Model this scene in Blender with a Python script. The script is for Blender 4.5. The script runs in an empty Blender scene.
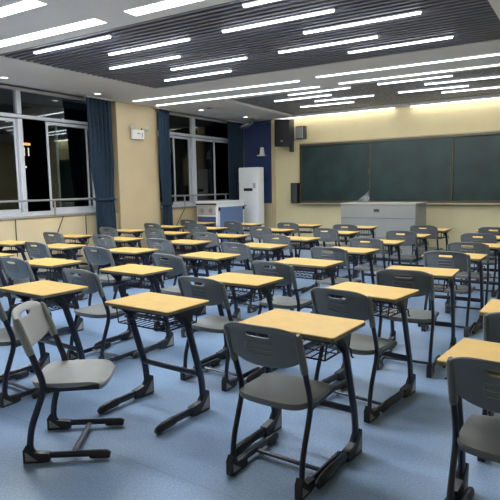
import bpy, bmesh, math, random
from mathutils import Vector, Matrix
random.seed(7)
S = bpy.context.scene
COL = S.collection
PI = math.pi

# ------------------------------------------------------------------ materials
def mat(name, color, rough=0.5, metal=0.0, noise=0.0, nscale=40.0, bump=0.0, bscale=200.0, spec=0.5, emit=None, estr=0.0):
    m = bpy.data.materials.new(name); m.use_nodes = True
    nt = m.node_tree; b = nt.nodes['Principled BSDF']
    b.inputs['Base Color'].default_value = (*color, 1)
    b.inputs['Roughness'].default_value = rough
    b.inputs['Metallic'].default_value = metal
    b.inputs['Specular IOR Level'].default_value = spec
    if emit:
        b.inputs['Emission Color'].default_value = (*emit, 1)
        b.inputs['Emission Strength'].default_value = estr
    if noise > 0 or bump > 0:
        tc = nt.nodes.new('ShaderNodeTexCoord')
    if noise > 0:
        n = nt.nodes.new('ShaderNodeTexNoise'); n.inputs['Scale'].default_value = nscale; n.inputs['Detail'].default_value = 6
        nt.links.new(tc.outputs['Object'], n.inputs['Vector'])
        r = nt.nodes.new('ShaderNodeMapRange')
        r.inputs['From Min'].default_value = 0.3; r.inputs['From Max'].default_value = 0.7
        r.inputs['To Min'].default_value = 1 - noise; r.inputs['To Max'].default_value = 1 + noise
        nt.links.new(n.outputs['Fac'], r.inputs['Value'])
        mx = nt.nodes.new('ShaderNodeMix'); mx.data_type = 'RGBA'; mx.blend_type = 'MULTIPLY'
        mx.inputs['Factor'].default_value = 1
        mx.inputs['A'].default_value = (*color, 1)
        nt.links.new(r.outputs['Result'], mx.inputs['B'])
        nt.links.new(mx.outputs['Result'], b.inputs['Base Color'])
    if bump > 0:
        n2 = nt.nodes.new('ShaderNodeTexNoise'); n2.inputs['Scale'].default_value = bscale; n2.inputs['Detail'].default_value = 3
        nt.links.new(tc.outputs['Object'], n2.inputs['Vector'])
        bp = nt.nodes.new('ShaderNodeBump'); bp.inputs['Strength'].default_value = bump; bp.inputs['Distance'].default_value = 0.002
        nt.links.new(n2.outputs['Fac'], bp.inputs['Height'])
        nt.links.new(bp.outputs['Normal'], b.inputs['Normal'])
    return m

def floor_material():
    m = mat('blue_speckled_vinyl', (0.20, 0.29, 0.43), rough=0.36, spec=0.5)
    nt = m.node_tree; b = nt.nodes['Principled BSDF']
    geo = nt.nodes.new('ShaderNodeNewGeometry')
    fine = nt.nodes.new('ShaderNodeTexNoise'); fine.inputs['Scale'].default_value = 75; fine.inputs['Detail'].default_value = 8; fine.inputs['Roughness'].default_value = 0.75
    big = nt.nodes.new('ShaderNodeTexNoise'); big.inputs['Scale'].default_value = 1.6; big.inputs['Detail'].default_value = 4
    for n in (fine, big): nt.links.new(geo.outputs['Position'], n.inputs['Vector'])
    cr = nt.nodes.new('ShaderNodeValToRGB')
    cr.color_ramp.elements[0].position = 0.33; cr.color_ramp.elements[0].color = (0.15, 0.24, 0.39, 1)
    cr.color_ramp.elements[1].position = 0.68; cr.color_ramp.elements[1].color = (0.31, 0.42, 0.585, 1)
    nt.links.new(fine.outputs['Fac'], cr.inputs['Fac'])
    r = nt.nodes.new('ShaderNodeMapRange'); r.inputs['From Min'].default_value = 0.3; r.inputs['From Max'].default_value = 0.7
    r.inputs['To Min'].default_value = 0.88; r.inputs['To Max'].default_value = 1.1
    nt.links.new(big.outputs['Fac'], r.inputs['Value'])
    # welded seams between vinyl sheets, 2 m apart
    sep = nt.nodes.new('ShaderNodeSeparateXYZ'); nt.links.new(geo.outputs['Position'], sep.inputs['Vector'])
    a = nt.nodes.new('ShaderNodeMath'); a.operation = 'PINGPONG'; a.inputs[1].default_value = 1.0
    nt.links.new(sep.outputs['Y'], a.inputs[0])
    lt = nt.nodes.new('ShaderNodeMath'); lt.operation = 'LESS_THAN'; lt.inputs[1].default_value = 0.004
    nt.links.new(a.outputs[0], lt.inputs[0])
    sm = nt.nodes.new('ShaderNodeMath'); sm.operation = 'MULTIPLY_ADD'; sm.inputs[1].default_value = -0.18; sm.inputs[2].default_value = 1.0
    nt.links.new(lt.outputs[0], sm.inputs[0])
    mm = nt.nodes.new('ShaderNodeMath'); mm.operation = 'MULTIPLY'
    nt.links.new(r.outputs['Result'], mm.inputs[0]); nt.links.new(sm.outputs[0], mm.inputs[1])
    mx = nt.nodes.new('ShaderNodeMix'); mx.data_type = 'RGBA'; mx.blend_type = 'MULTIPLY'; mx.inputs['Factor'].default_value = 1
    nt.links.new(cr.outputs['Color'], mx.inputs['A']); nt.links.new(mm.outputs[0], mx.inputs['B'])
    nt.links.new(mx.outputs['Result'], b.inputs['Base Color'])
    bp = nt.nodes.new('ShaderNodeBump'); bp.inputs['Strength'].default_value = 0.12; bp.inputs['Distance'].default_value = 0.002
    nt.links.new(fine.outputs['Fac'], bp.inputs['Height']); nt.links.new(bp.outputs['Normal'], b.inputs['Normal'])
    return m

def glass_material():
    m = bpy.data.materials.new('window_glass'); m.use_nodes = True
    nt = m.node_tree; nt.nodes.clear()
    out = nt.nodes.new('ShaderNodeOutputMaterial')
    tr = nt.nodes.new('ShaderNodeBsdfTransparent'); tr.inputs['Color'].default_value = (0.75, 0.8, 0.8, 1)
    gl = nt.nodes.new('ShaderNodeBsdfGlossy'); gl.inputs['Roughness'].default_value = 0.02; gl.inputs['Color'].default_value = (1, 1, 1, 1)
    fr = nt.nodes.new('ShaderNodeFresnel'); fr.inputs['IOR'].default_value = 1.5
    mul = nt.nodes.new('ShaderNodeMath'); mul.operation = 'MULTIPLY'; mul.inputs[1].default_value = 1.2; mul.use_clamp = True
    mx = nt.nodes.new('ShaderNodeMixShader')
    nt.links.new(fr.outputs[0], mul.inputs[0]); nt.links.new(mul.outputs[0], mx.inputs[0])
    nt.links.new(tr.outputs[0], mx.inputs[1]); nt.links.new(gl.outputs[0], mx.inputs[2]); nt.links.new(mx.outputs[0], out.inputs['Surface'])
    return m

def perforated_material():
    m = mat('dark_perforated_tile', (0.15, 0.15, 0.165), rough=0.7)
    nt = m.node_tree; b = nt.nodes['Principled BSDF']
    geo = nt.nodes.new('ShaderNodeNewGeometry')
    v = nt.nodes.new('ShaderNodeTexVoronoi'); v.inputs['Scale'].default_value = 16
    nt.links.new(geo.outputs['Position'], v.inputs['Vector'])
    cr = nt.nodes.new('ShaderNodeValToRGB')
    cr.color_ramp.elements[0].color = (0.07, 0.07, 0.08, 1); cr.color_ramp.elements[1].color = (0.2, 0.2, 0.215, 1)
    cr.color_ramp.elements[0].position = 0.1; cr.color_ramp.elements[1].position = 0.6
    nt.links.new(v.outputs['Distance'], cr.inputs['Fac']); nt.links.new(cr.outputs['Color'], b.inputs['Base Color'])
    return m

def film_material():
    m = mat('clear_film', (0.8, 0.85, 0.85), rough=0.2)
    m.node_tree.nodes['Principled BSDF'].inputs['Alpha'].default_value = 0.28
    return m

EM = 33.0
M = {
 'floor': floor_material(),
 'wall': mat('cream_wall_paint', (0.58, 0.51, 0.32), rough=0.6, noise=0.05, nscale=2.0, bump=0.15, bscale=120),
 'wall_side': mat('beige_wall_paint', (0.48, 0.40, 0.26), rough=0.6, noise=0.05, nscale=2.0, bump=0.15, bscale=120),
 'ceiling': mat('grey_ceiling_paint', (0.60, 0.60, 0.61), rough=0.75, noise=0.04, nscale=1.5),
 'cavity': mat('dark_ceiling_void', (0.035, 0.037, 0.05), rough=0.9),
 'baffle': mat('slate_baffle', (0.125, 0.133, 0.175), rough=0.55, noise=0.06, nscale=6),
 'perf': perforated_material(),
 'light': mat('tube_diffuser', (0.9, 0.9, 0.9), emit=(0.93, 0.97, 1.0), estr=EM),
 'lightw': mat('cove_diffuser', (0.9, 0.9, 0.9), emit=(1.0, 0.97, 0.9), estr=EM*0.5),
 'lightp': mat('panel_diffuser', (0.9, 0.9, 0.9), emit=(0.95, 0.98, 1.0), estr=EM * 3.2),
 'dl': mat('downlight_lens', (0.9, 0.9, 0.9), emit=(1.0, 0.98, 0.94), estr=16),
 'lamp_body': mat('white_lamp_housing', (0.75, 0.75, 0.75), rough=0.4),
 'alu': mat('white_window_frame', (0.47, 0.49, 0.53), rough=0.4, noise=0.05),
 'steel': mat('brushed_rail', (0.33, 0.34, 0.35), rough=0.35, metal=0.7, noise=0.06),
 'sill': mat('grey_stone_sill', (0.22, 0.21, 0.19), rough=0.5, noise=0.15),
 'glass': glass_material(),
 'curtain': mat('navy_curtain', (0.005, 0.021, 0.043), rough=0.85, noise=0.25, nscale=14, bump=0.3, bscale=300),
 'blind': mat('blue_blind', (0.027, 0.045, 0.13), rough=0.8, noise=0.1, nscale=8),
 'board': mat('green_chalkboard', (0.014, 0.036, 0.034), rough=0.42, noise=0.35, nscale=2.5, spec=0.4),
 'bframe': mat('bronze_board_frame', (0.10, 0.085, 0.055), rough=0.45, metal=0.5),
 'bledge': mat('pale_board_trim', (0.36, 0.32, 0.22), rough=0.4, metal=0.3),
 'lect': mat('grey_lectern_steel', (0.265, 0.27, 0.26), rough=0.4, noise=0.04, nscale=5),
 'lecttop': mat('grey_lectern_top', (0.40, 0.39, 0.36), rough=0.4),
 'top': mat('yellow_laminate', (0.93, 0.625, 0.215), rough=0.42, noise=0.05, nscale=9, bump=0.05),
 'edge': mat('olive_edge_band', (0.17, 0.15, 0.10), rough=0.5),
 'navy': mat('navy_steel_tube', (0.008, 0.010, 0.026), rough=0.33, noise=0.2, nscale=20),
 'blackp': mat('black_plastic_cap', (0.012, 0.012, 0.015), rough=0.5, bump=0.1),
 'inlay': mat('grey_triangle_inlay', (0.22, 0.21, 0.20), rough=0.5),
 'shell': mat('grey_moulded_plastic', (0.125, 0.132, 0.132), rough=0.36, noise=0.05, nscale=12, bump=0.12, bscale=400),
 'shell_rib_highlight': mat('rib_highlight_plastic', (0.20, 0.205, 0.205), rough=0.4),  # shell grey lightened to paint the light caught on the raised ribs
 'shell_lit': mat('lit_grey_plastic', (0.24, 0.245, 0.24), rough=0.4, noise=0.05, nscale=12, bump=0.12, bscale=400),  # lit copy of the shell plastic, brighter light painted into its colour
 'wire': mat('dark_wire', (0.02, 0.02, 0.03), rough=0.4, metal=0.3),
 'white': mat('white_enamel', (0.72, 0.73, 0.74), rough=0.35, noise=0.02),
 'offwhite': mat('offwhite_plastic', (0.55, 0.53, 0.48), rough=0.4),
 'bluep': mat('blue_cabinet_panel', (0.13, 0.19, 0.34), rough=0.45, noise=0.06),
 'purplep': mat('slate_blue_panel', (0.07, 0.085, 0.17), rough=0.5),
 'greyp': mat('light_grey_plastic', (0.36, 0.36, 0.36), rough=0.5),
 'black': mat('black_cloth_grille', (0.008, 0.008, 0.010), rough=0.6, bump=0.3, bscale=600),
 'dgrey': mat('dark_grey_box', (0.045, 0.045, 0.05), rough=0.5),
 'red': mat('red_mark', (0.4, 0.16, 0.14), rough=0.5),
 'film': film_material(),
 'night': mat('night_building', (0.012, 0.013, 0.015), rough=0.9, noise=0.3, nscale=1),
 'sign': mat('lit_orange_sign', (0.4, 0.1, 0.05), emit=(1.0, 0.35, 0.15), estr=1.6),
 'far_lamp': mat('far_window_light', (0.4, 0.4, 0.35), emit=(1.0, 0.85, 0.65), estr=0.8),
}

# ------------------------------------------------------------------ mesh helpers
class MB:
    def __init__(s): s.v = []; s.f = []
    def add(s, vs, fs):
        o = len(s.v); s.v += [Vector(p) for p in vs]; s.f += [[i + o for i in f] for f in fs]; return s
    def box(s, a, b, rz=0, piv=None):
        (x0, y0, z0), (x1, y1, z1) = a, b
        vs = [Vector(p) for p in ((x0,y0,z0),(x1,y0,z0),(x1,y1,z0),(x0,y1,z0),(x0,y0,z1),(x1,y0,z1),(x1,y1,z1),(x0,y1,z1))]
        if rz:
            c = Vector(piv) if piv else Vector(((x0+x1)/2, (y0+y1)/2, 0))
            R = Matrix.Rotation(rz, 3, 'Z'); vs = [R @ (p - c) + c for p in vs]
        return s.add(vs, [(0,3,2,1),(4,5,6,7),(0,1,5,4),(1,2,6,5),(2,3,7,6),(3,0,4,7)])
    def rbox(s, a, b, r, seg=3, c=0.0):
        # box with rounded vertical edges and optional chamfer at top and bottom
        (x0, y0, z0), (x1, y1, z1) = a, b
        def ring(inset, z):
            pts = []
            rr = max(r - inset, 0.0005)
            for (cx, cy, a0) in ((x1-r, y1-r, 0), (x0+r, y1-r, 90), (x0+r, y0+r, 180), (x1-r, y0+r, 270)):
                for k in range(seg + 1):
                    t = math.radians(a0 + 90 * k / seg); pts.append((cx + rr*math.cos(t), cy + rr*math.sin(t), z))
            return pts
        rings = [ring(c, z0), ring(0, z0 + c), ring(0, z1 - c), ring(c, z1)] if c > 0 else [ring(0, z0), ring(0, z1)]
        n = len(rings[0]); vs = [p for q in rings for p in q]; fs = []
        for k in range(len(rings) - 1):
            for i in range(n): fs.append((k*n+i, k*n+(i+1) % n, (k+1)*n+(i+1) % n, (k+1)*n+i))
        fs.append(tuple(reversed(range(n)))); fs.append(tuple(range((len(rings)-1)*n, len(rings)*n)))
        return s.add(vs, fs)
    def tube(s, pts, r, n=8, rb=None, up=(1, 0, 0), rs=None):
        # sweep an ellipse (r along 'up' side, rb the other) along pts
        pts = [Vector(p) for p in pts]; rb = rb or r; vs = []; fs = []
        for i, p in enumerate(pts):
            t = (pts[min(i+1, len(pts)-1)] - pts[max(i-1, 0)]).normalized()
            u = Vector(up); u = (u - t * u.dot(t))
            if u.length < 1e-4: u = Vector((0, 1, 0)) - t * t.y
            u.normalize(); w = t.cross(u)
            k_ = rs[i] if rs else 1.0
            for k in range(n):
                a = 2*PI*(k+0.5)/n; vs.append(p + u*r*k_*math.cos(a) + w*rb*k_*math.sin(a))
        m = len(pts)
        for i in range(m-1):
            for k in range(n): fs.append((i*n+k, i*n+(k+1) % n, (i+1)*n+(k+1) % n, (i+1)*n+k))
        fs.append(tuple(reversed(range(n)))); fs.append(tuple(range((m-1)*n, m*n)))
        return s.add(vs, fs)
    def lathe(s, prof, c=(0, 0, 0), n=20, axis='Z'):
        vs = []; fs = []; c = Vector(c)
        for (r, z) in prof:
            for k in range(n):
                a = 2*PI*k/n; p = Vector((r*math.cos(a), r*math.sin(a), z))
                if axis == 'X': p = Vector((p.z, p.x, p.y))
                if axis == 'Y': p = Vector((p.x, -p.z, p.y))
                vs.append(c + p)
        m = len(prof)
        for i in range(m-1):
            for k in range(n): fs.append((i*n+k, i*n+(k+1) % n, (i+1)*n+(k+1) % n, (i+1)*n+k))
        fs.append(tuple(reversed(range(n)))); fs.append(tuple(range((m-1)*n, m*n)))
        return s.add(vs, fs)
    def prism(s, poly, x0, x1):
        # poly in (y, z) extruded along x
        n = len(poly); vs = [(x0, y, z) for y, z in poly] + [(x1, y, z) for y, z in poly]
        fs = [tuple(range(n)), tuple(reversed(range(n, 2*n)))] + [(i, i+n, (i+1) % n+n, (i+1) % n) for i in range(n)]
        return s.add(vs, fs)
    def build(s, name, m, parent=None, smooth=True):
        me = bpy.data.meshes.new(name)
        bm = bmesh.new(); bv = [bm.verts.new(p) for p in s.v]
        for f in s.f:
            try: bm.faces.new([bv[i] for i in f])
            except ValueError: pass
        bmesh.ops.recalc_face_normals(bm, faces=bm.faces); bm.to_mesh(me); bm.free()
        me.materials.append(M[m])
        if smooth:
            for p in me.polygons: p.use_smooth = True
            me.set_sharp_from_angle(angle=math.radians(38))
        o = bpy.data.objects.new(name, me); COL.objects.link(o)
        if parent: o.parent = parent
        return o

def smooth_path(pts, radii=0.05, seg=5):
    # fillet the corners of a polyline
    pts = [Vector(p) for p in pts]; out = [pts[0]]
    for i in range(1, len(pts)-1):
        p = pts[i]; a = pts[i-1]-p; b = pts[i+1]-p
        r = radii[i-1] if isinstance(radii, (list, tuple)) else radii
        d = min(r, a.length*0.48, b.length*0.48)
        p0 = p + a.normalized()*d; p1 = p + b.normalized()*d
        for k in range(seg+1):
            t = k/seg; out.append(p0*(1-t)**2 + p*2*t*(1-t) + p1*t*t)
    out.append(pts[-1]); return out

def tag(o, label=None, cat=None, group=None, kind=None):
    if label: o['label'] = label
    if cat: o['category'] = cat
    if group: o['group'] = group
    if kind: o['kind'] = kind
    return o
def thing(name, label, cat, loc=(0, 0, 0), rz=0, group=None):
    o = bpy.data.objects.new(name, None); COL.objects.link(o); o.empty_display_size = 0.1
    o.location = loc; o.rotation_euler = (0, 0, rz); return tag(o, label, cat, group)
def struct(mb, name, m, smooth=False):
    return tag(mb.build(name, m, None, smooth), name.replace('_', ' '), None, None, 'structure')
def copy_tree(root, label=None):
    r = root.copy(); COL.objects.link(r)
    if label: r['label'] = label
    for ch in list(root.children):
        c = ch.copy(); COL.objects.link(c); c.parent = r
        for g in list(ch.children):
            d = g.copy(); COL.objects.link(d); d.parent = c
    return r
def bake(o):
    dg = bpy.context.evaluated_depsgraph_get(); dg.update()
    me = bpy.data.meshes.new_from_object(o.evaluated_get(dg)); o.modifiers.clear(); o.data = me
    return o

# ------------------------------------------------------------------ room dimensions (metres)
XL, XR, YB, YF, H = -8.0, 0.95, -1.4, 12.0, 3.23
TOPZ = 3.62
# floor
struct(MB().box((XL-0.3, YB-0.2, -0.1), (XR+0.2, YF+0.2, 0)), 'floor', 'floor')
# front wall, right wall, back wall
struct(MB().box((XL-0.3, YF, 0), (XR+0.2, YF+0.2, TOPZ)), 'wall_front', 'wall')
struct(MB().box((XR, YB-0.2, 0), (XR+0.2, YF, TOPZ)), 'wall_right', 'wall')
struct(MB().box((XL-0.3, YB-0.2, 0), (XR, YB, TOPZ)), 'wall_back', 'wall')
# left wall: low wall under the windows, solid pieces and the pillar
W1, W2 = (3.9, 7.48), (8.66, 11.72)
SILL = 1.10
wl = MB()
wl.box((XL-0.3, YB, 0), (XL, YF, SILL-0.03))
wl.box((XL-0.3, YB, SILL-0.03), (XL, W1[0], TOPZ))
wl.box((XL-0.3, W1[1], SILL-0.03), (XL, W2[0], TOPZ))
wl.box((XL-0.3, W2[1], SILL-0.03), (XL, YF, TOPZ))
wl.box((XL, W1[1], 0), (XL+0.07, W2[0]-0.02, H))
wl.box((XL-0.3, W1[0], H), (XL, W1[1], TOPZ)); wl.box((XL-0.3, W2[0], H), (XL, W2[1], TOPZ))
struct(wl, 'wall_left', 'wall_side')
b = MB(); b.box((XL, YB, 0), (XL+0.015, W1[1], 0.1)); b.box((XL, W2[0], 0), (XL+0.015, YF-0.015, 0.1))
struct(b, 'baseboard_left', 'sill')
struct(MB().box((XL, YF-0.015, 0), (XR, YF, 0.1)), 'baseboard_front', 'sill')
# pilaster on the front wall beside the blue blind
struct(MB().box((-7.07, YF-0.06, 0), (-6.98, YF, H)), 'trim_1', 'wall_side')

# ceiling: a flat grey soffit around two recessed bays
SK = 0.042
b1 = [(-6.45, 4.10), (-0.95, 4.10+5.5*SK), (-0.95, 7.02+5.5*SK), (-6.45, 7.02)]
b2 = [(-6.25, 8.78), (-0.95, 8.90), (-0.95, 11.78), (-6.38, 11.78)]
T = 0.16
def quad_slab(mb, pts, z0, z1):
    n = len(pts)
    mb.add([(x, y, z0) for x, y in pts] + [(x, y, z1) for x, y in pts],
           [tuple(reversed(range(n))), tuple(range(n, 2*n))] + [(i, (i+1) % n, (i+1) % n+n, i+n) for i in range(n)])
c = MB()
def slab(pts): quad_slab(c, pts, H, TOPZ-0.04)
slab([(XL-0.3, YB), (XR, YB), (XR, 4.10), b1[1], b1[0], (XL-0.3, 4.10)])
slab([(XL-0.3, 4.10), b1[0], b1[3], (XL-0.3, 7.02)])
slab([b1[1], (XR, 4.10), (XR, 7.25), b1[2]])
slab([(XL-0.3, 7.02), b1[3], b1[2], (XR, 7.25), (XR, 8.9), b2[1], b2[0], (XL-0.3, 8.78)])
slab([(XL-0.3, 8.78), b2[0], b2[3], (XL-0.3, 11.78)])
slab([b2[1], (XR, 8.9), (XR, 11.78), b2[2]])
slab([(XL-0.3, 11.78), b2[3], b2[2], (XR, 11.78), (XR, YF), (XL-0.3, YF)])
struct(c, 'ceiling', 'ceiling')
struct(MB().box((XL-0.3, YB-0.2, TOPZ-0.04), (XR+0.2, YF+0.2, TOPZ+0.1)), 'trim_2', 'cavity')
# slatted bay
sl = MB(); ang = math.atan(SK); n = 29
for i in range(n):
    y = 4.10 + (i+0.5)*2.92/n
    L = 5.5
    for (xa, xb) in ((-6.45, -0.95),):
        ya, yb = y, y + L*SK
        h = 0.024
        sl.add([(xa, ya-h, H+0.005), (xb, yb-h, H+0.005), (xb, yb+h, H+0.005), (xa, ya+h, H+0.005),
                (xa, ya-h, H+0.11), (xb, yb-h, H+0.11), (xb, yb+h, H+0.11), (xa, ya+h, H+0.11)],
               [(0,3,2,1),(4,5,6,7),(0,1,5,4),(1,2,6,5),(2,3,7,6),(3,0,4,7)])
struct(sl, 'trim_3', 'baffle')
t4 = MB(); quad_slab(t4, b2, H+0.05, H+0.1); struct(t4, 'trim_4', 'perf')

# ------------------------------------------------------------------ ceiling lights
def tube_light(p, q, label, group, w=0.04, z=H, drop=0.03, name='tube_light', em='light', hang=False):
    (x0, y0), (x1, y1) = p, q
    cx, cy = (x0+x1)/2, (y0+y1)/2; L = math.hypot(x1-x0, y1-y0); a = math.atan2(y1-y0, x1-x0)
    t = thing(name, label, 'ceiling light', (cx, cy, z), a, group)
    MB().rbox((-L/2-0.01, -w/2-0.006, -drop*0.45), (L/2+0.01, w/2+0.006, 0.0), 0.012, 2).build('housing', 'lamp_body', t)
    MB().rbox((-L/2, -w/2, -drop), (L/2, w/2, -drop*0.4), 0.003 if w > 0.1 else 0.012, 3, 0.0008).build('diffuser', em, t)
    if hang:
        for xx in (-L*0.3, L*0.3): MB().box((xx-0.012, -0.008, 0.0), (xx+0.012, 0.008, 0.35)).build('hanger', 'lamp_body', t, False)
    return t
G1 = 'short tube lights in the slatted ceiling bay'
order = ['nearest', 'second', 'third', 'fourth', 'farthest']
for i, (a, bb) in enumerate([((-5.90,4.27),(-4.63,4.33)), ((-5.24,4.87),(-3.99,4.93)), ((-5.82,5.42),(-4.60,5.48)), ((-5.19,5.99),(-3.95,6.06)), ((-5.79,6.52),(-4.56,6.58))]):
    tube_light(a, bb, f'short white tube light, {order[i]} of the left-hand five in the slatted ceiling bay', G1, hang=True)
for i, (a, bb) in enumerate([((-2.87,4.37),(-1.6,4.43)), ((-3.51,4.92),(-2.23,4.99)), ((-2.82,5.50),(-1.55,5.56)), ((-3.47,6.08),(-2.20,6.14)), ((-2.76,6.63),(-1.49,6.68))]):
    tube_light(a, bb, f'short white tube light, {order[i]} of the right-hand five in the slatted ceiling bay', G1, hang=True)
G2 = 'long tube lights on the ceiling beam between the bays'
tube_light((-7.63,7.66),(-4.14,7.90), 'long white tube light on the grey beam, left one of the nearer line', G2, 0.06, drop=0.02)
tube_light((-3.78,7.80),(-1.10,7.96), 'long white tube light on the grey beam, right one of the nearer line', G2, 0.06, drop=0.02)
tube_light((-7.65,8.34),(-4.09,8.55), 'long white tube light on the grey beam, left one of the farther line', G2, 0.06, drop=0.02)
tube_light((-3.71,8.52),(-1.10,8.66), 'long white tube light on the grey beam, right one of the farther line', G2, 0.06, drop=0.02)
G3 = 'tube lights in the dark bay near the chalkboard'
for i, (a, bb) in enumerate([((-5.05,9.19),(-3.8,9.21)), ((-5.63,9.66),(-4.38,9.69)), ((-4.98,10.2),(-3.75,10.29)), ((-5.58,10.71),(-4.37,10.8))]):
    tube_light(a, bb, f'tube light in the dark bay by the chalkboard, {["nearest","second","third","farthest"][i]} of the left four', G3, z=H+0.05)
for i, (a, bb) in enumerate([((-3.29,9.21),(-2.06,9.27)), ((-2.63,9.75),(-1.4,9.85)), ((-3.26,10.28),(-2.02,10.38)), ((-2.59,10.81),(-1.36,10.9))]):
    tube_light(a, bb, f'tube light in the dark bay by the chalkboard, {["nearest","second","third","farthest"][i]} of the right four', G3, z=H+0.05)
G4 = 'tube lights along the top of the chalkboard wall'
tube_light((-6.84,11.9),(-3.86,11.9), 'long tube light above the chalkboard wall, left one starting over the big speaker', G4, 0.07, drop=0.03, em='lightw')
tube_light((-3.5,11.9),(-0.6,11.9), 'long tube light above the chalkboard wall, right one running out of frame', G4, 0.07, drop=0.03, em='lightw')
G5 = 'wide panel lights in the near flat ceiling'
tube_light((-6.85,3.78),(-4.32,3.92), 'wide white panel light along the near edge of the slats, left of the gap', G5, 0.17, drop=0.004, name='panel_light', em='lightp')
tube_light((-3.92,3.94),(-1.4,4.05), 'wide white panel light along the near edge of the slats, right of the gap', G5, 0.17, drop=0.004, name='panel_light', em='lightp')
tube_light((-6.85,3.10),(-4.34,3.22), 'wide white panel light in the top left corner of the photo', G5, 0.17, drop=0.004, name='panel_light', em='lightp')
for i, y in enumerate((4.93, 6.71, 9.47, 11.08)):
    x = (-7.58, -7.56, -7.39, -7.28)[i]
    t = thing('downlight', f'round recessed downlight in the window side soffit, {["nearest","second from the near end","third from the near end","farthest"][i]}', 'downlight', (x, y, H), 0, 'recessed downlights in the left soffit')
    MB().lathe([(0.035, -0.004), (0.065, -0.008), (0.068, 0.0), (0.055, 0.02)]).build('trim_ring', 'lamp_body', t)
    MB().lathe([(0.001, -0.012), (0.03, -0.012), (0.05, -0.009), (0.05, 0.0)]).build('lens', 'dl', t)
t = thing('ceiling_speaker_grille', 'small dark ceiling fitting beside the third downlight', 'ceiling fitting', (-7.0, 9.22, H), 0)
MB().lathe([(0.001, -0.03), (0.06, -0.028), (0.10, -0.012), (0.11, 0.0)]).build('dome', 'greyp', t)
MB().lathe([(0.001, -0.034), (0.05, -0.032), (0.055, -0.029)]).build('vent', 'dgrey', t)

# ------------------------------------------------------------------ windows
def window(idx, y0, y1, sashes, mullions):
    xw = XL - 0.15
    w = tag(MB().box((xw-0.04, y0, SILL), (xw+0.04, y0+0.06, H)).box((xw-0.04, y1-0.06, SILL), (xw+0.04, y1, H))
        .box((xw-0.04, y0+0.06, SILL), (xw+0.04, y1-0.06, SILL+0.07)).box((xw-0.04, y0+0.06, H-0.05), (xw+0.04, y1-0.06, H))
        .box((xw-0.045, y0+0.06, 2.735), (xw+0.045, y1-0.06, 2.79)).build(f'window_{idx}', 'alu', None, False), f'window {idx}', None, None, 'structure')
    for (ya, yb) in mullions:
        MB().box((xw-0.05, ya, SILL+0.07), (xw+0.05, yb, 2.72)).box((xw-0.05, ya, 2.80), (xw+0.05, yb, H-0.05)).build('mullion', 'alu', w, False)
    for (ya, yb, dx) in sashes:
        s = MB(); x = xw + dx; f = 0.033; z0, z1 = SILL+0.07, 2.72
        s.box((x-0.012, ya, z0), (x+0.012, ya+f, z1)).box((x-0.012, yb-f, z0), (x+0.012, yb, z1))
        s.box((x-0.012, ya+f, z0), (x+0.012, yb-f, z0+0.05)).box((x-0.012, ya+f, z1-0.05), (x+0.012, yb-f, z1))
        so = s.build('sash', 'alu', w, False)
        MB().box((x-0.003, ya+f, z0+0.05), (x+0.003, yb-f, z1-0.05)).build('pane', 'glass', so, False)
    ms = [y0+0.03] + [(a+b_)/2 for a, b_ in mullions] + [y1-0.03]
    for a, b_ in zip(ms[:-1], ms[1:]):
        MB().box((xw-0.003, a+0.03, 2.80), (xw+0.003, b_-0.03, H-0.05)).build('top_pane', 'glass', w, False)
    return w
window(1, 3.95, 7.44, [(4.0, 4.78, 0.02), (4.7, 5.45, -0.02), (6.01, 6.9, 0.025), (6.24, 7.04, -0.025)], [(5.46, 5.54), (7.04, 7.10)])
window(2, 8.70, 11.66, [(8.76, 9.38, 0.025), (9.30, 9.98, -0.025), (10.16, 10.98, -0.025), (10.88, 11.6, 0.025)], [(10.02, 10.14)])
s = MB(); s.box((XL-0.3, W1[0], SILL-0.03), (XL+0.03, W1[1], SILL)); struct(s, 'trim_5', 'sill')
s = MB(); s.box((XL-0.3, W2[0], SILL-0.03), (XL+0.03, W2[1], SILL)); struct(s, 'trim_6', 'sill')

def rail(y0, y1, posts, rods, label):
    x = XL + 0.06
    t = thing('safety_rail', label, 'rail', (x, y0, 0), 0, 'safety rails across the windows')
    MB().tube([(0, 0, 1.36), (0, y1-y0, 1.36)], 0.02, 10).build('handrail', 'steel', t)
    for p in posts:
        MB().tube([(0, p-y0, SILL), (0, p-y0, 1.345)], 0.017, 8).build('post', 'steel', t)
    for (ya, yb, zb) in rods:
        MB().tube([(-0.035, ya-y0, SILL-0.04), (-0.045, yb-y0, zb)], 0.008, 6).build('brace_rod', 'dgrey', t)
    return t
rail(4.0, 7.40, [4.45, 5.96, 7.3], [(5.21, 5.21, 0.45), (6.15, 5.88, 0.5), (6.65, 6.65, 0.4)], 'steel safety rail across the large window nearest the viewer')
rail(8.75, 11.2, [9.48, 11.1], [(9.51, 9.05, 0.5)], 'steel safety rail across the far window behind the white cabinet')

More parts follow.
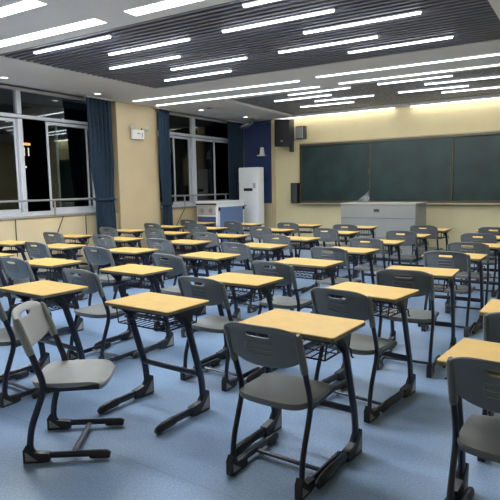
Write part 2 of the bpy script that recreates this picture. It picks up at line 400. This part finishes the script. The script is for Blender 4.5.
# ------------------------------------------------------------------ curtains
def curtain(y0, y1, label, gather=None, waves=6, x=XL+0.06):
    nz, ny = 24, waves*8; vs = []; fs = []
    for j in range(nz+1):
        z = 0.06 + (H-0.03-0.06)*j/nz
        k = 1.0; off = 0.0
        if gather:
            k = 1 - gather[0]*(math.exp(-((z-gather[1])/0.45)**2) if z > gather[1] else 0.7 + 0.3*math.exp(-((z-gather[1])/0.2)**2)); off = gather[2]*(1-(z/H))
        for i in range(ny+1):
            u = i/ny; yc = (y0+y1)/2
            y = yc + (y0 + (y1-y0)*u - yc)*k + off
            amp = 0.028*(0.7+0.3*math.sin(z*1.7+u*5))
            vs.append((amp*math.sin(u*waves*2*PI + 0.4*math.sin(z*2)) , y-yc, z))
    for j in range(nz):
        for i in range(ny): a = j*(ny+1)+i; fs.append((a, a+1, a+ny+2, a+ny+1))
    t = thing('curtain', label, 'curtain', (x+0.02, (y0+y1)/2, 0), 0, 'navy curtains beside the windows')
    o = MB().add(vs, fs).build('cloth', 'curtain', t)
    m = o.modifiers.new('s', 'SOLIDIFY'); m.thickness = 0.006; bake(o)
    tr = MB().box((-0.05, -(y1-y0)/2-0.03, H-0.035), (0.045, (y1-y0)/2+0.03, H-0.012)).build('track', 'lamp_body', t, False)
    if gather:
        z = gather[1]; hw = (y1-y0)/2*(1-gather[0])+0.01; of = gather[2]*(1-z/H)
        MB().rbox((-0.045, of-hw, z-0.03), (0.05, of+hw, z+0.03), 0.03, 4, 0.005).build('tieback', 'curtain', t)
    return t
curtain(6.68, 7.26, 'navy curtain tied back at the right edge of the nearest large window', (0.22, 1.35, 0.06), 6, XL+0.145)
curtain(8.56, 8.92, 'navy curtain hanging just right of the beige pillar with the emergency light', (0.15, 1.2, 0.02), 4, XL+0.145)
curtain(11.22, 11.94, 'navy curtain in the far corner beside the blue blind', None, 6)
t = thing('roller_blind', 'flat blue blind covering the front wall behind the air conditioner', 'blind', (-7.51, YF-0.014, 0))
MB().box((-0.42, -0.008, 1.12), (0.42, 0.002, H-0.06)).build('fabric', 'blind', t, False)
MB().lathe([(0.018, -0.42), (0.022, -0.4), (0.022, 0.4), (0.018, 0.42)], (0, -0.01, H-0.035), 12, 'X').build('roller', 'blind', t)
MB().rbox((-0.42, -0.014, 1.10), (0.42, 0.006, 1.125), 0.005, 2).build('bottom_bar', 'purplep', t)

# ------------------------------------------------------------------ emergency light on the pillar
px = XL + 0.07
t = thing('emergency_light', 'white twin-spot emergency light on the beige pillar between the windows', 'emergency light', (px, 8.01, 2.53))
MB().rbox((0.0, -0.17, 0), (0.06, 0.17, 0.19), 0.012, 3, 0.004).build('body', 'white', t)
MB().box((0.059, -0.035, 0.105), (0.062, 0.045, 0.125)).build('red_mark', 'red', t, False)
MB().box((0.059, 0.09, 0.05), (0.062, 0.12, 0.14)).build('indicator_strip', 'greyp', t, False)
for sgn in (-1, 1):
    a = MB().tube([(0.03, sgn*0.11, 0.18), (0.04, sgn*0.115, 0.235)], 0.012, 8).build('lamp_bracket', 'dgrey', t)
    h = MB().lathe([(0.001, 0), (0.03, 0.004), (0.05, 0.05), (0.056, 0.085), (0.05, 0.09)], (0, 0, 0), 14, 'X').build('spot_head', 'greyp' if sgn < 0 else 'offwhite', t)
    h.location = (0.03, sgn*0.13 + (0.06 if sgn > 0 else 0), 0.235); h.rotation_euler = (0, 0, sgn*0.7)

# ------------------------------------------------------------------ chalkboard
t = thing('chalkboard', 'dark green sliding chalkboard of three panels across the front wall', 'chalkboard', (-3.45, YF, 0))
x0, x1, z0, z1 = -2.76, 2.70, 1.155, 2.505
f = MB(); f.box((x0-0.03, -0.09, z1), (x1+0.03, 0, z1+0.05)).box((x0-0.03, -0.09, z0-0.05), (x1+0.03, 0, z0)).box((x0-0.03, -0.09, z0), (x0, 0, z1)).box((x1, -0.09, z0), (x1+0.03, 0, z1))
f.build('frame', 'bframe', t, False)
f = MB(); f.box((x0-0.03, -0.095, z1+0.05), (x1+0.03, 0, z1+0.075)); f.build('top_trim', 'bledge', t, False)
for k, (a, bb, y) in enumerate(((x0, -0.97, -0.02), (-0.98, 0.86, -0.055), (0.85, x1, -0.02))):
    p = MB().box((a, y-0.012, z0+0.004), (bb, y, z1-0.004)).build('board_panel', 'board', t, False)
    MB().box((a, y-0.018, z0+0.004), (a+0.018, y-0.012, z1-0.004)).box((bb-0.018, y-0.018, z0+0.004), (bb, y-0.012, z1-0.004)).build('edge_strip', 'bframe', p, False)
    MB().rbox((bb-0.06, y-0.035, 1.78), (bb-0.03, y-0.012, 1.90), 0.006, 2).build('pull_handle', 'bframe', p)
f = MB(); f.box((x0-0.03, -0.16, z0-0.075), (x1+0.03, 0, z0-0.055)).box((x0-0.03, -0.16, z0-0.055), (x1+0.03, -0.15, z0-0.04)); f.build('chalk_tray', 'bledge', t, False)
e = thing('board_eraser', 'small black eraser on the left end of the chalk tray', 'eraser', (-5.9, YF-0.11, z0-0.055))
MB().rbox((-0.06, -0.025, 0), (0.06, 0.025, 0.022), 0.006, 2).build('felt', 'black', e)
MB().rbox((-0.062, -0.027, 0.022), (0.062, 0.027, 0.045), 0.008, 2, 0.003).build('grip', 'dgrey', e)
# crumpled plastic film hanging at the joint of the panels
vs = []; fs = []; N = 12; rnd = random.Random(3)
for j in range(N+1):
    for i in range(N+1):
        u, v = i/N, j/N
        x = -0.42 + 0.42*u; zt = 0.03 + 0.27*u**1.5
        vs.append((x, -0.035*rnd.random() - 0.03*math.sin(u*9+v*4), zt*v))
for j in range(N):
    for i in range(N): a = j*(N+1)+i; fs.append((a, a+1, a+N+2, a+N+1))
o = MB().add(vs, fs).build('plastic_film', 'film'); o.location = (-4.42, YF-0.115, z0-0.055)
tag(o, 'crumpled clear plastic film caught at the joint of the chalkboard panels', 'film')

# ------------------------------------------------------------------ lectern
t = thing('lectern_desk', 'wide grey steel teacher lectern in front of the chalkboard', 'lectern', (-3.67, 10.30, 0))
w = 0.77
MB().box((-w+0.03, 0.04, 0), (w-0.03, 0.72, 0.07)).build('plinth', 'dgrey', t, False)
MB().rbox((-w, 0, 0.07), (w, 0.78, 1.13), 0.012, 2, 0.004).build('body', 'lect', t)
MB().rbox((-w-0.012, -0.015, 1.132), (w+0.012, 0.79, 1.165), 0.015, 3, 0.005).build('top', 'lecttop', t)
MB().box((-w+0.02, -0.004, 0.86), (w-0.02, 0.0, 0.866)).box((-w+0.02, -0.004, 0.47), (w-0.02, 0.0, 0.476)).build('panel_seam', 'dgrey', t, False)
MB().rbox((-0.06, -0.008, 0.985), (0.05, 0.0, 1.045), 0.003, 2).build('lock_plate', 'dgrey', t)

# ------------------------------------------------------------------ multimedia cabinet beside the window
t = thing('equipment_cabinet', 'white cabinet with blue side panel and grey speaker grille below the far window', 'cabinet', (-7.2, 9.72, 0))
MB().rbox((-0.60, 0, 0.06), (0, 1.12, 1.17), 0.02, 3, 0.004).build('body', 'white', t)
MB().rbox((-0.615, -0.015, 1.17), (0.015, 1.135, 1.22), 0.025, 4, 0.008).build('top', 'white', t)
MB().rbox((0.0, 0.10, 0.12), (0.012, 1.03, 1.08), 0.004, 2).build('blue_panel', 'bluep', t)
MB().rbox((0.0, 0.04, 1.0), (0.03, 0.10, 1.08), 0.01, 2).rbox((0.0, 1.03, 1.0), (0.03, 1.09, 1.08), 0.01, 2).build('corner_latch', 'black', t)
MB().lathe([(0.001, 0.012), (0.012, 0.02), (0.012, 0.022)], (0, 0.55, 0.68), 10, 'X').build('lock', 'white', t)
g = MB().rbox((-0.57, -0.014, 0.90), (-0.04, 0.0, 1.12), 0.004, 2).build('speaker_grille', 'greyp', t)
for xx in (-0.43, -0.17):
    MB().lathe([(0.001, 0.002), (0.05, 0.003), (0.062, 0.0), (0.062, -0.006)], (xx, -0.016, 1.01), 16, 'Y').build('speaker_cone', 'steel', g)
MB().rbox((-0.57, -0.012, 0.12), (-0.04, 0.0, 0.87), 0.004, 2).build('lower_door', 'purplep', t)
MB().rbox((-0.60, -0.02, 1.13), (-0.02, 0.0, 1.165), 0.004, 2).build('dark_slot', 'dgrey', t)
for xx in (-0.55, -0.05):
    for yy in (0.06, 1.06): MB().lathe([(0.02, 0), (0.03, 0.01), (0.03, 0.04), (0.02, 0.06)], (xx, yy, 0), 12).build('foot', 'black', t)

# ------------------------------------------------------------------ standing air conditioner
t = thing('air_conditioner', 'tall white floor-standing air conditioner in front of the blue blind', 'air conditioner', (-7.39, 11.32, 0))
MB().rbox((-0.29, 0, 0.0), (0.29, 0.30, 2.02), 0.03, 4, 0.006).build('body', 'white', t)
MB().rbox((-0.285, -0.012, 1.62), (0.285, 0.02, 2.0), 0.012, 3, 0.004).build('outlet_panel', 'white', t)
MB().rbox((-0.285, -0.010, 0.06), (0.285, 0.02, 1.60), 0.012, 3, 0.004).build('front_panel', 'white', t)
MB().rbox((-0.13, -0.018, 1.43), (0.13, -0.008, 1.50), 0.004, 2).build('display', 'black', t)
MB().rbox((0.14, -0.013, 1.50), (0.22, -0.008, 1.62), 0.002, 2).build('energy_label', 'greyp', t)
MB().rbox((-0.16, -0.014, 1.05), (-0.06, -0.008, 1.08), 0.002, 2).build('badge', 'steel', t)

# ------------------------------------------------------------------ devices on the front wall
t = thing('large_speaker', 'large black loudspeaker hung high left of the chalkboard', 'speaker', (-6.58, YF-0.25, 2.52))
sp = MB().rbox((-0.20, -0.17, 0), (0.20, 0.17, 0.66), 0.02, 3, 0.006).build('cabinet', 'black', t)
MB().rbox((-0.18, -0.18, 0.03), (0.18, -0.168, 0.63), 0.004, 2).build('grille', 'black', sp)
MB().box((-0.03, -0.184, 0.13), (0.03, -0.179, 0.15)).build('badge', 'greyp', sp, False)
sp.rotation_euler = (math.radians(7), math.radians(3), math.radians(8))
MB().tube([(0.0, 0.1, 0.35), (0.0, 0.24, 0.38)], 0.02, 8).rbox((-0.06, 0.2, 0.25), (0.06, 0.25, 0.5), 0.01, 2).build('bracket', 'dgrey', t)
MB().rbox((0.11, 0.05, -0.14), (0.2, 0.14, 0.04), 0.01, 2).build('lower_clamp', 'dgrey', t)
t = thing('wall_receiver', 'small grey box on the cream wall right of the large black speaker', 'receiver', (-6.18, YF, 2.69))
MB().rbox((-0.15, -0.12, 0), (0.10, -0.0, 0.31), 0.012, 3, 0.004).build('housing', 'dgrey', t)
MB().rbox((-0.145, -0.126, 0.02), (0.03, -0.119, 0.29), 0.004, 2).build('front_face', 'lect', t)
MB().rbox((0.035, -0.126, 0.01), (0.055, -0.119, 0.30), 0.002, 2).build('pale_stripe', 'offwhite', t)
t = thing('small_speaker', 'small upright black speaker at the left edge of the chalkboard', 'speaker', (-6.36, YF, 1.11))
MB().rbox((-0.11, -0.15, 0), (0.08, 0.0, 0.50), 0.012, 3, 0.004).build('cabinet', 'black', t)
MB().rbox((-0.10, -0.158, 0.02), (0.07, -0.148, 0.48), 0.004, 2).build('grille', 'dgrey', t)
t = thing('tracking_camera', 'white camera on a small shelf against the blue blind', 'camera', (-7.34, YF-0.03, 2.32))
MB().rbox((-0.10, -0.16, 0.0), (0.10, 0, 0.035), 0.02, 3, 0.004).build('shelf', 'white', t)
MB().lathe([(0.065, 0.035), (0.07, 0.05), (0.06, 0.10), (0.05, 0.2), (0.03, 0.225)], (0.02, -0.08, 0), 16).build('body', 'white', t)
MB().rbox((-0.10, -0.13, 0.04), (-0.02, -0.04, 0.20), 0.02, 3, 0.01).build('lens_block', 'black', t)
t = thing('security_camera', 'small dark security camera under the ceiling at the front corner', 'camera', (-7.2, 11.28, H))
MB().lathe([(0.001, -0.03), (0.05, -0.028), (0.055, 0.0)]).build('mount', 'greyp', t)
MB().tube(smooth_path([(0, 0, -0.02), (0, 0, -0.1), (-0.08, -0.06, -0.13)], 0.03), 0.012, 8).build('arm', 'dgrey', t)
MB().tube([(-0.15, -0.12, -0.16), (-0.04, -0.04, -0.12)], 0.036, 12).build('barrel', 'dgrey', t)
MB().tube([(-0.165, -0.131, -0.166), (-0.15, -0.12, -0.16)], 0.03, 12).build('lens', 'black', t)

t.scale = (1.5, 1.5, 1.5)
# ------------------------------------------------------------------ chair
def chair_proto():
    t = thing('student_chair', 'x', 'chair', (0, 0, 0), 0, 'grey plastic student chairs')
    hw = 0.209
    def yline(z):      # tube line above the seat
        return -0.122 - (z-0.46)*0.34
    for s_ in (-1, 1):
        x = hw*s_
        path = [(x, 0.19, 0.038), (x, -0.215, 0.038), (x, -0.195, 0.20), (x, -0.104, 0.435), (x, yline(0.68)+0.008, 0.68)]
        leg = MB().tube(smooth_path(path, [0.075, 0.06, 0.07], 6), 0.0135, 8, rb=0.019).build('leg', 'navy', t)
        # rear heel block with a triangular inlay and front glide
        MB().prism([(-0.245, 0.0), (-0.245, 0.075), (-0.225, 0.105), (-0.185, 0.06), (-0.10, 0.052), (-0.10, 0.008), (-0.14, 0.0)], x-0.019, x+0.019).build('heel_cap', 'blackp', leg)
        MB().prism([(-0.232, 0.014), (-0.232, 0.065), (-0.165, 0.014)], x-0.0205, x+0.0205).build('triangle_inlay', 'inlay', leg, False)
        MB().tube([(x, 0.12, 0.033), (x, 0.13, 0.032), (x, 0.215, 0.030), (x, 0.235, 0.026)], 0.019, 8, rb=0.026, rs=[0.85, 1, 1, 0.7]).build('toe_cap', 'blackp', leg)
        MB().tube(smooth_path([(x, -0.100, 0.415), (x*0.93, -0.04, 0.415), (x*0.93, 0.19, 0.422)], 0.05), 0.011, 8, rb=0.016).build('seat_bracket', 'navy', t)
    MB().tube([(-hw, 0.02, 0.030), (hw, 0.02, 0.030)], 0.011, 8, rb=0.016, up=(0, 0, 1)).build('crossbar', 'navy', t)
    MB().tube([(-hw*0.93, -0.05, 0.415), (hw*0.93, -0.05, 0.415)], 0.010, 8).tube([(-hw*0.93, 0.13, 0.418), (hw*0.93, 0.13, 0.418)], 0.010, 8).build('under_rail', 'navy', t)
    # seat: gently dished plate with a rounded front and thick rim
    nx, ny = 14, 14; vs = []; fs = []
    def outline(u, v):
        # u,v in [-1,1]; superellipse mapping for rounded corners
        k = 1 - 0.13*(abs(u)**3)*(abs(v)**3)
        w = 0.206
        return u*w*k, 0.008 + v*0.212*k
    for j in range(ny+1):
        for i in range(nx+1):
            u = -1 + 2*i/nx; v = -1 + 2*j/ny
            x, y = outline(u, v)
            z = 0.452 - 0.012*(1-u*u)*(1-min(1, abs(v+0.2))**2) - 0.020*max(0, v-0.55)**2/0.2 + 0.010*max(0, -v-0.6)
            vs.append((x, y, z))
    for j in range(ny):
        for i in range(nx): a = j*(nx+1)+i; fs.append((a, a+1, a+nx+2, a+nx+1))
    # skirt
    ringi = [i for i in range(nx+1)] + [j*(nx+1)+nx for j in range(1, ny+1)] + [ny*(nx+1)+i for i in range(nx-1, -1, -1)] + [j*(nx+1) for j in range(ny-1, 0, -1)]
    base = len(vs)
    for i in ringi:
        p = Vector(vs[i]); c0 = Vector((0, 0.008, p.z)); d = (p-c0)
        vs.append(tuple(c0 + d*1.015 + Vector((0, 0, -0.010))))
    for i in ringi:
        p = Vector(vs[i]); c0 = Vector((0, 0.008, p.z)); d = (p-c0)
        vs.append(tuple(c0 + d*0.985 + Vector((0, 0, -0.032))))
    n_ = len(ringi)
    for k in range(n_):
        k2 = (k+1) % n_
        fs.append((ringi[k], ringi[k2], base+k2, base+k)); fs.append((base+k, base+k2, base+n_+k2, base+n_+k))
    fs.append(tuple(base+n_+k for k in range(n_)))
    seat = MB().add(vs, fs).build('seat', 'shell', t)
    for p in seat.data.polygons: p.use_smooth = True
    # backrest shell with a handle slot
    us = [-1, -0.96, -0.86, -0.7, -0.52, -0.31, -0.26, -0.13, 0, 0.13, 0.26, 0.31, 0.52, 0.7, 0.86, 0.96, 1]
    ws = [0, 0.05, 0.15, 0.3, 0.45, 0.58, 0.70, 0.715, 0.825, 0.84, 0.92, 0.97, 1.0]
    def P(u, w):
        zt = 0.857 - 0.034*abs(u)**5; zb = 0.628 + 0.055*abs(u)**3
        z = zb + (zt-zb)*w
        x = u*(0.214 - 0.005*w)
        y = yline(z) - 0.036*(1-u*u) + 0.004 - 0.012*max(0, (w-0.9)/0.1)
        return Vector((x, y, z))
    vs = []; fs = []; nu = len(us)
    for j, w_ in enumerate(ws):
        for i, u in enumerate(us):
            uu, ww = u, w_
            # round the slot ends
            if abs(abs(u)-0.31) < 0.01 and j in (6, 9): uu = math.copysign(0.285, u)
            if abs(abs(u)-0.31) < 0.01 and j == 7: ww = 0.725
            if abs(abs(u)-0.31) < 0.01 and j == 8: ww = 0.815
            vs.append(P(uu, ww))
    for j in range(len(ws)-1):
        for i in range(nu-1):
            if 7 <= j < 8 and 5 <= i < 11: continue
            a = j*nu+i; fs.append((a, a+1, a+nu+1, a+nu))
    back = MB().add(vs, fs).build('backrest', 'shell', t)
    m = back.modifiers.new('s', 'SOLIDIFY'); m.thickness = 0.013; m.offset = 0
    m = back.modifiers.new('b', 'SUBSURF'); m.levels = 1; m.render_levels = 1
    bake(back)
    for p in back.data.polygons: p.use_smooth = True
    # moulded sleeves over the tubes
    for s_ in (-1, 1):
        x = hw*s_
        pts = [(x, yline(z)+0.006, z) for z in (0.618, 0.630, 0.68, 0.77, 0.81, 0.824)]
        MB().tube(pts, 0.018, 10, rb=0.024, rs=[0.93, 1, 1, 1, 0.9, 0.6]).build('sleeve', 'shell', back)
    # embossed rectangle of two bands on the rear face
    em = MB()
    def rib(pts):
        q = []
        for (u, w_) in pts:
            p = P(u, w_); p.y -= 0.0085; q.append(p)
        em.tube(q, 0.0034, 6, up=(0, 1, 0))
    U = [-0.36, -0.2, 0, 0.2, 0.36]
    for w_ in (0.30, 0.42, 0.56): rib([(u, w_) for u in U])
    rib([(-0.36, 0.30), (-0.37, 0.43), (-0.36, 0.56)]); rib([(0.36, 0.30), (0.37, 0.43), (0.36, 0.56)])
    em.build('embossed_rib', 'shell_rib_highlight', back)
    return t

# ------------------------------------------------------------------ desk
def desk_proto():
    t = thing('student_desk', 'x', 'desk', (0, 0, 0), 0, 'yellow-topped student desks')
    W, D_ = 0.30, 0.205
    top = MB().rbox((-W, -D_, 0.7545), (W, D_, 0.760), 0.018, 4, 0.001).build('tabletop', 'top', t)
    MB().rbox((-W-0.001, -D_-0.001, 0.736), (W+0.001, D_+0.001, 0.7548), 0.019, 4, 0.002).build('edge_band', 'edge', top)
    MB().box((-0.265, -0.17, 0.712), (-0.235, 0.16, 0.735)).box((0.235, -0.17, 0.712), (0.265, 0.16, 0.735)).box((-0.235, 0.13, 0.70), (0.235, 0.155, 0.735)).box((-0.235, -0.16, 0.712), (0.235, -0.14, 0.735)).build('under_frame', 'navy', t, False)
    for s_ in (-1, 1):
        x = 0.272*s_
        path = [(x*0.90, -0.085, 0.715), (x, -0.020, 0.690), (x, 0.125, 0.22), (x, 0.135, 0.045), (x, -0.22, 0.042)]
        MB().prism([(-0.13, 0.725), (0.10, 0.725), (0.035, 0.63), (-0.03, 0.63)], x*0.955-0.003, x*0.955+0.003).build('side_plate', 'navy', t, False)
        leg = MB().tube(smooth_path(path, [0.05, 0.10, 0.075], 6), 0.0175, 10, rb=0.027).build('leg', 'navy', t)
        MB().prism([(0.178, 0.0), (0.178, 0.13), (0.150, 0.145), (0.095, 0.08), (0.0, 0.068), (0.0, 0.010), (0.05, 0.0)], x-0.021, x+0.021).build('heel_cap', 'blackp', leg)
        MB().prism([(0.168, 0.016), (0.168, 0.105), (0.085, 0.016)], x-0.0225, x+0.0225).build('triangle_inlay', 'inlay', leg, False)
        MB().tube([(x, -0.14, 0.042), (x, -0.16, 0.040), (x, -0.26, 0.036), (x, -0.30, 0.028), (x, -0.318, 0.020)], 0.0215, 10, rb=0.031, rs=[0.85, 1, 1, 0.9, 0.6]).build('toe_cap', 'blackp', leg)
        hk = MB().tube(smooth_path([(x+0.017*s_, 0.0, 0.655), (x+0.035*s_, -0.005, 0.652), (x+0.037*s_, -0.008, 0.615), (x+0.05*s_, -0.01, 0.61)], 0.01, 3), 0.005, 6).build('bag_hook', 'wire', t)
    MB().tube([(-0.272, 0.095, 0.27), (0.272, 0.095, 0.27)], 0.0125, 10, rb=0.021, up=(0, 1, 0)).build('crossbar', 'navy', t)
    # wire book basket
    w = MB(); x0, x1, y0, y1, z = -0.225, 0.225, -0.15, 0.14, 0.615
    r = 0.0035
    w.tube([(x0, y0, z), (x1, y0, z)], 0.005, 6); w.tube([(x0, y1, z), (x1, y1, z)], 0.005, 6)
    w.tube([(x0, y0, z), (x0, y1, z)], 0.005, 6, up=(0, 0, 1)); w.tube([(x1, y0, z), (x1, y1, z)], 0.005, 6, up=(0, 0, 1))
    for k in range(1, 10):
        xx = x0 + (x1-x0)*k/10
        w.tube(smooth_path([(xx, y0, z), (xx, y1, z), (xx, y1+0.01, 0.70)], 0.02, 3), r, 5)
    w.tube([(x0, 0.0, z-0.003), (x1, 0.0, z-0.003)], r, 5)
    for xx in (x0, x1):
        for yy in (y0, 0, y1): w.tube([(xx, yy, z), (xx*1.06, yy, 0.72)], 0.0045, 6)
    w.build('book_basket', 'wire', t)
    return t

cols = [-7.378, -6.210, -4.905, -3.665, -2.431, -1.295, -0.241]
def rowy(r): return 2.510 + 1.1321*r
DESK = {(-2, 0): (0.021, 0.074, -0.044), (-3, 1): (-0.023, -0.066, -0.004), (-4, 2): (-0.014, -0.054, 0.03), (-5, 3): (-0.049, -0.017, 0.03), (-5, 2): (-0.002, -0.062, 0.03), (-4, 1): (-0.005, -0.02, -0.02), (-2, 1): (-0.016, -0.005, -0.047), (-3, 2): (-0.031, 0.015, 0.003), (-4, 3): (-0.002, -0.063, -0.016), (-5, 4): (0.007, 0.063, -0.034), (-1, 0): (-0.04, 0.114, -0.043), (-2, 2): (-0.021, 0.034, -0.096), (-1, 1): (-0.036, 0.004, -0.032), (-3, 3): (-0.023, 0.003, -0.001), (-4, 4): (-0.012, -0.031, -0.066), (-3, 4): (-0.053, -0.084, 0.018), (-4, 5): (-0.022, -0.025, -0.05), (-2, 3): (-0.016, 0.018, -0.10), (-1, 2): (0.009, 0.022, -0.054), (-2, 4): (-0.046, -0.068, -0.046), (-3, 5): (0.091, 0.065, -0.06), (-3, 6): (0.054, 0.138, -0.049), (0, 0): (-0.064, 0.094, -0.043), (0, 1): (-0.066, 0.029, -0.135), (-1, 3): (-0.02, 0.04, -0.056), (-1, 4): (-0.027, -0.032, 0.002), (-2, 5): (0.093, 0.0, -0.06), (-2, 6): (-0.001, 0.044, 0.032), (0, 2): (0.015, -0.047, 0.056), (0, 3): (0.047, 0.027, -0.008), (0, 4): (0.063, 0.031, 0.007), (-1, 6): (0.08, -0.038, -0.057), (-1, 5): (0.045, -0.074, -0.018), (1, 1): (-0.008, -0.111, -0.01), (1, 0): (0.008, -0.026, -0.086), (-4, 6): (0.063, 0.036, -0.05), (-5, 5): (0.043, 0.007, -0.05)}
CH = {(1, 1): (0.0, -0.39), (0, 1): (0.04, -0.22), (-1, 1): (-0.02, -0.27), (-1, 2): (0.02, -0.44), (0, 2): (0.03, -0.38), (-2, 1): (-0.01, -0.41), (-2, 2): (0.03, -0.43), (-2, 3): (0.05, -0.44), (-1, 3): (0.12, -0.4), (0, 3): (0.04, -0.09), (-3, 1): (-0.03, -0.21), (-3, 2): (-0.03, -0.26), (-3, 3): (-0.02, -0.4), (-3, 4): (-0.01, -0.59), (-2, 4): (-0.04, -0.49), (-1, 4): (0.05, -0.4), (0, 4): (0.11, -0.48), (-4, 2): (0.07, -0.2), (-4, 3): (0.06, -0.15), (-4, 4): (-0.02, -0.14), (-4, 5): (-0.14, -0.02), (-3, 5): (0.13, -0.2), (-2, 5): (-0.05, -0.05), (-1, 5): (0.08, -0.23), (-1, 6): (-0.01, 0.02), (-2, 6): (0.09, -0.62), (-3, 6): (0.05, -0.38), (-4, 6): (0.15, -0.27), (-5, 5): (0.1, -0.14), (-5, 4): (-0.01, 0.02), (-5, 3): (-0.01, -0.11), (-5, 6): (-0.08, 0.16)}
present = [(c, r) for r in range(7) for c in range(-5, 2) if (r >= 2 or (r == 1 and c >= -4) or (r == 0 and c >= -2)) and not (c == 1 and r >= 2)]
ROW = ['row nearest the viewer', 'second row from the viewer', 'third row from the viewer', 'middle row', 'third row from the chalkboard', 'second row from the chalkboard', 'row nearest the chalkboard']
CN = {-5: 'column along the windows', -4: 'second column from the windows', -3: 'third column from the windows', -2: 'middle column', -1: 'third column from the right', 0: 'second column from the right', 1: 'rightmost column'}
dp, cp = desk_proto(), chair_proto()
first = True
for (c_, r_) in present:
    ex, ey, ea = DESK.get((c_, r_), (0, 0, -0.02))
    x, y = cols[c_+5] + ex, rowy(r_) + ey
    lab = f'yellow-topped desk, {ROW[r_]}, {CN[c_]}'
    d = dp if first else copy_tree(dp)
    d['label'] = lab; d.location = (x, y, 0); d.rotation_euler = (0, 0, ea)
    k = cp if first else copy_tree(cp)
    first = False
    ox, oy = CH.get((c_, r_), (random.uniform(-0.02, 0.02), random.uniform(-0.32, -0.2)))
    if r_ >= 3: oy = 0.5*oy - 0.5*0.28
    oy = max(-0.46, min(-0.19, oy)); ox = 0.02 if c_ <= -4 else max(-0.02, min(0.02, ox*0.5))
    if r_ <= 2: oy -= 0.02
    ra = ea + random.uniform(-0.02, 0.02)
    k['label'] = f'grey chair, {ROW[r_]}, {CN[c_]}'
    k.location = (x + ox, rowy(r_) + oy, 0); k.rotation_euler = (0, 0, ra)
    if (c_, r_) == (0, 0):
        k.location = (-1.345, 2.395, 0); k.rotation_euler = (0, 0, -0.03)
        k['label'] = 'grey chair with embossed backrest at centre front, tucked under the nearest full desk'
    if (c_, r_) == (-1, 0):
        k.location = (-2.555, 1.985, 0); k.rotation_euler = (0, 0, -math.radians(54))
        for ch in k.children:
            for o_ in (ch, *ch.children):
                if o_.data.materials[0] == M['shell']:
                    o_.data = o_.data.copy(); o_.data.materials[0] = M['shell_lit']  # same plastic as the other chairs, its stronger light put into the colour
        k['label'] = 'brightly lit grey chair turned sideways at the lower left, pulled out from its desk'
    if (c_, r_) == (-2, 0):
        k.location = (-3.66, 2.30, 0)
        k['label'] = 'grey chair cut off by the left edge, behind the sideways chair'
    if (c_, r_) == (1, 0):
        k.location = (-0.24, 2.385, 0); k.rotation_euler = (0, 0, -0.03)
        k['label'] = 'grey chair cut off at the lower right corner, before the nearest right desk'

# ------------------------------------------------------------------ outside at night: a dark block with a few lights
t = thing('night_building', 'dark building outside the near window with a small orange lit sign', 'building', (-30.0, 20.0, -4.0))
MB().box((-6, -9, 0), (0, 22, 11)).build('walls', 'night', t, False)
for (yy, zz, w_, h_, m_) in ((0.63, 8.38, 0.62, 0.14, 'sign'), (0.50, 7.72, 0.05, 0.5, 'far_lamp'), (0.80, 7.72, 0.05, 0.5, 'far_lamp'), (0.53, 6.98, 0.12, 0.12, 'far_lamp')):
    MB().box((-0.05, yy-w_/2, zz), (0.06, yy+w_/2, zz+h_)).build('lit_sign' if m_ == 'sign' else 'lit_window', m_, t, False)

# ------------------------------------------------------------------ world, camera, colour
w = bpy.data.worlds.new('night'); S.world = w; w.use_nodes = True
w.node_tree.nodes['Background'].inputs[0].default_value = (0.006, 0.008, 0.012, 1)
w.node_tree.nodes['Background'].inputs[1].default_value = 1.0
cam = bpy.data.cameras.new('camera'); co = bpy.data.objects.new('camera', cam); COL.objects.link(co)
Rr = [[0.8388967646579072, 0.5440131837799262, -0.01737452503304715], [-0.049000838421118846, 0.10727665097289496, 0.9930209655339948], [-0.5420803778781549, 0.8321907089301513, -0.11665113754185573]]
co.matrix_world = Matrix(((Rr[0][0], Rr[1][0], -Rr[2][0], 0), (Rr[0][1], Rr[1][1], -Rr[2][1], 0), (Rr[0][2], Rr[1][2], -Rr[2][2], 1.5148), (0, 0, 0, 1)))
cam.sensor_width = 36; cam.lens = 531.2/500*36; cam.clip_start = 0.05; cam.clip_end = 200
S.camera = co
S.view_settings.view_transform = 'Standard'
S.view_settings.look = 'None'
S.view_settings.exposure = 0.22
S.view_settings.gamma = 0.90
try:
    S.cycles.use_denoising = True
    S.cycles.sample_clamp_indirect = 4.0
    S.cycles.sample_clamp_direct = 3.0
    S.cycles.max_bounces = 8
    S.cycles.use_light_tree = True
except Exception: pass
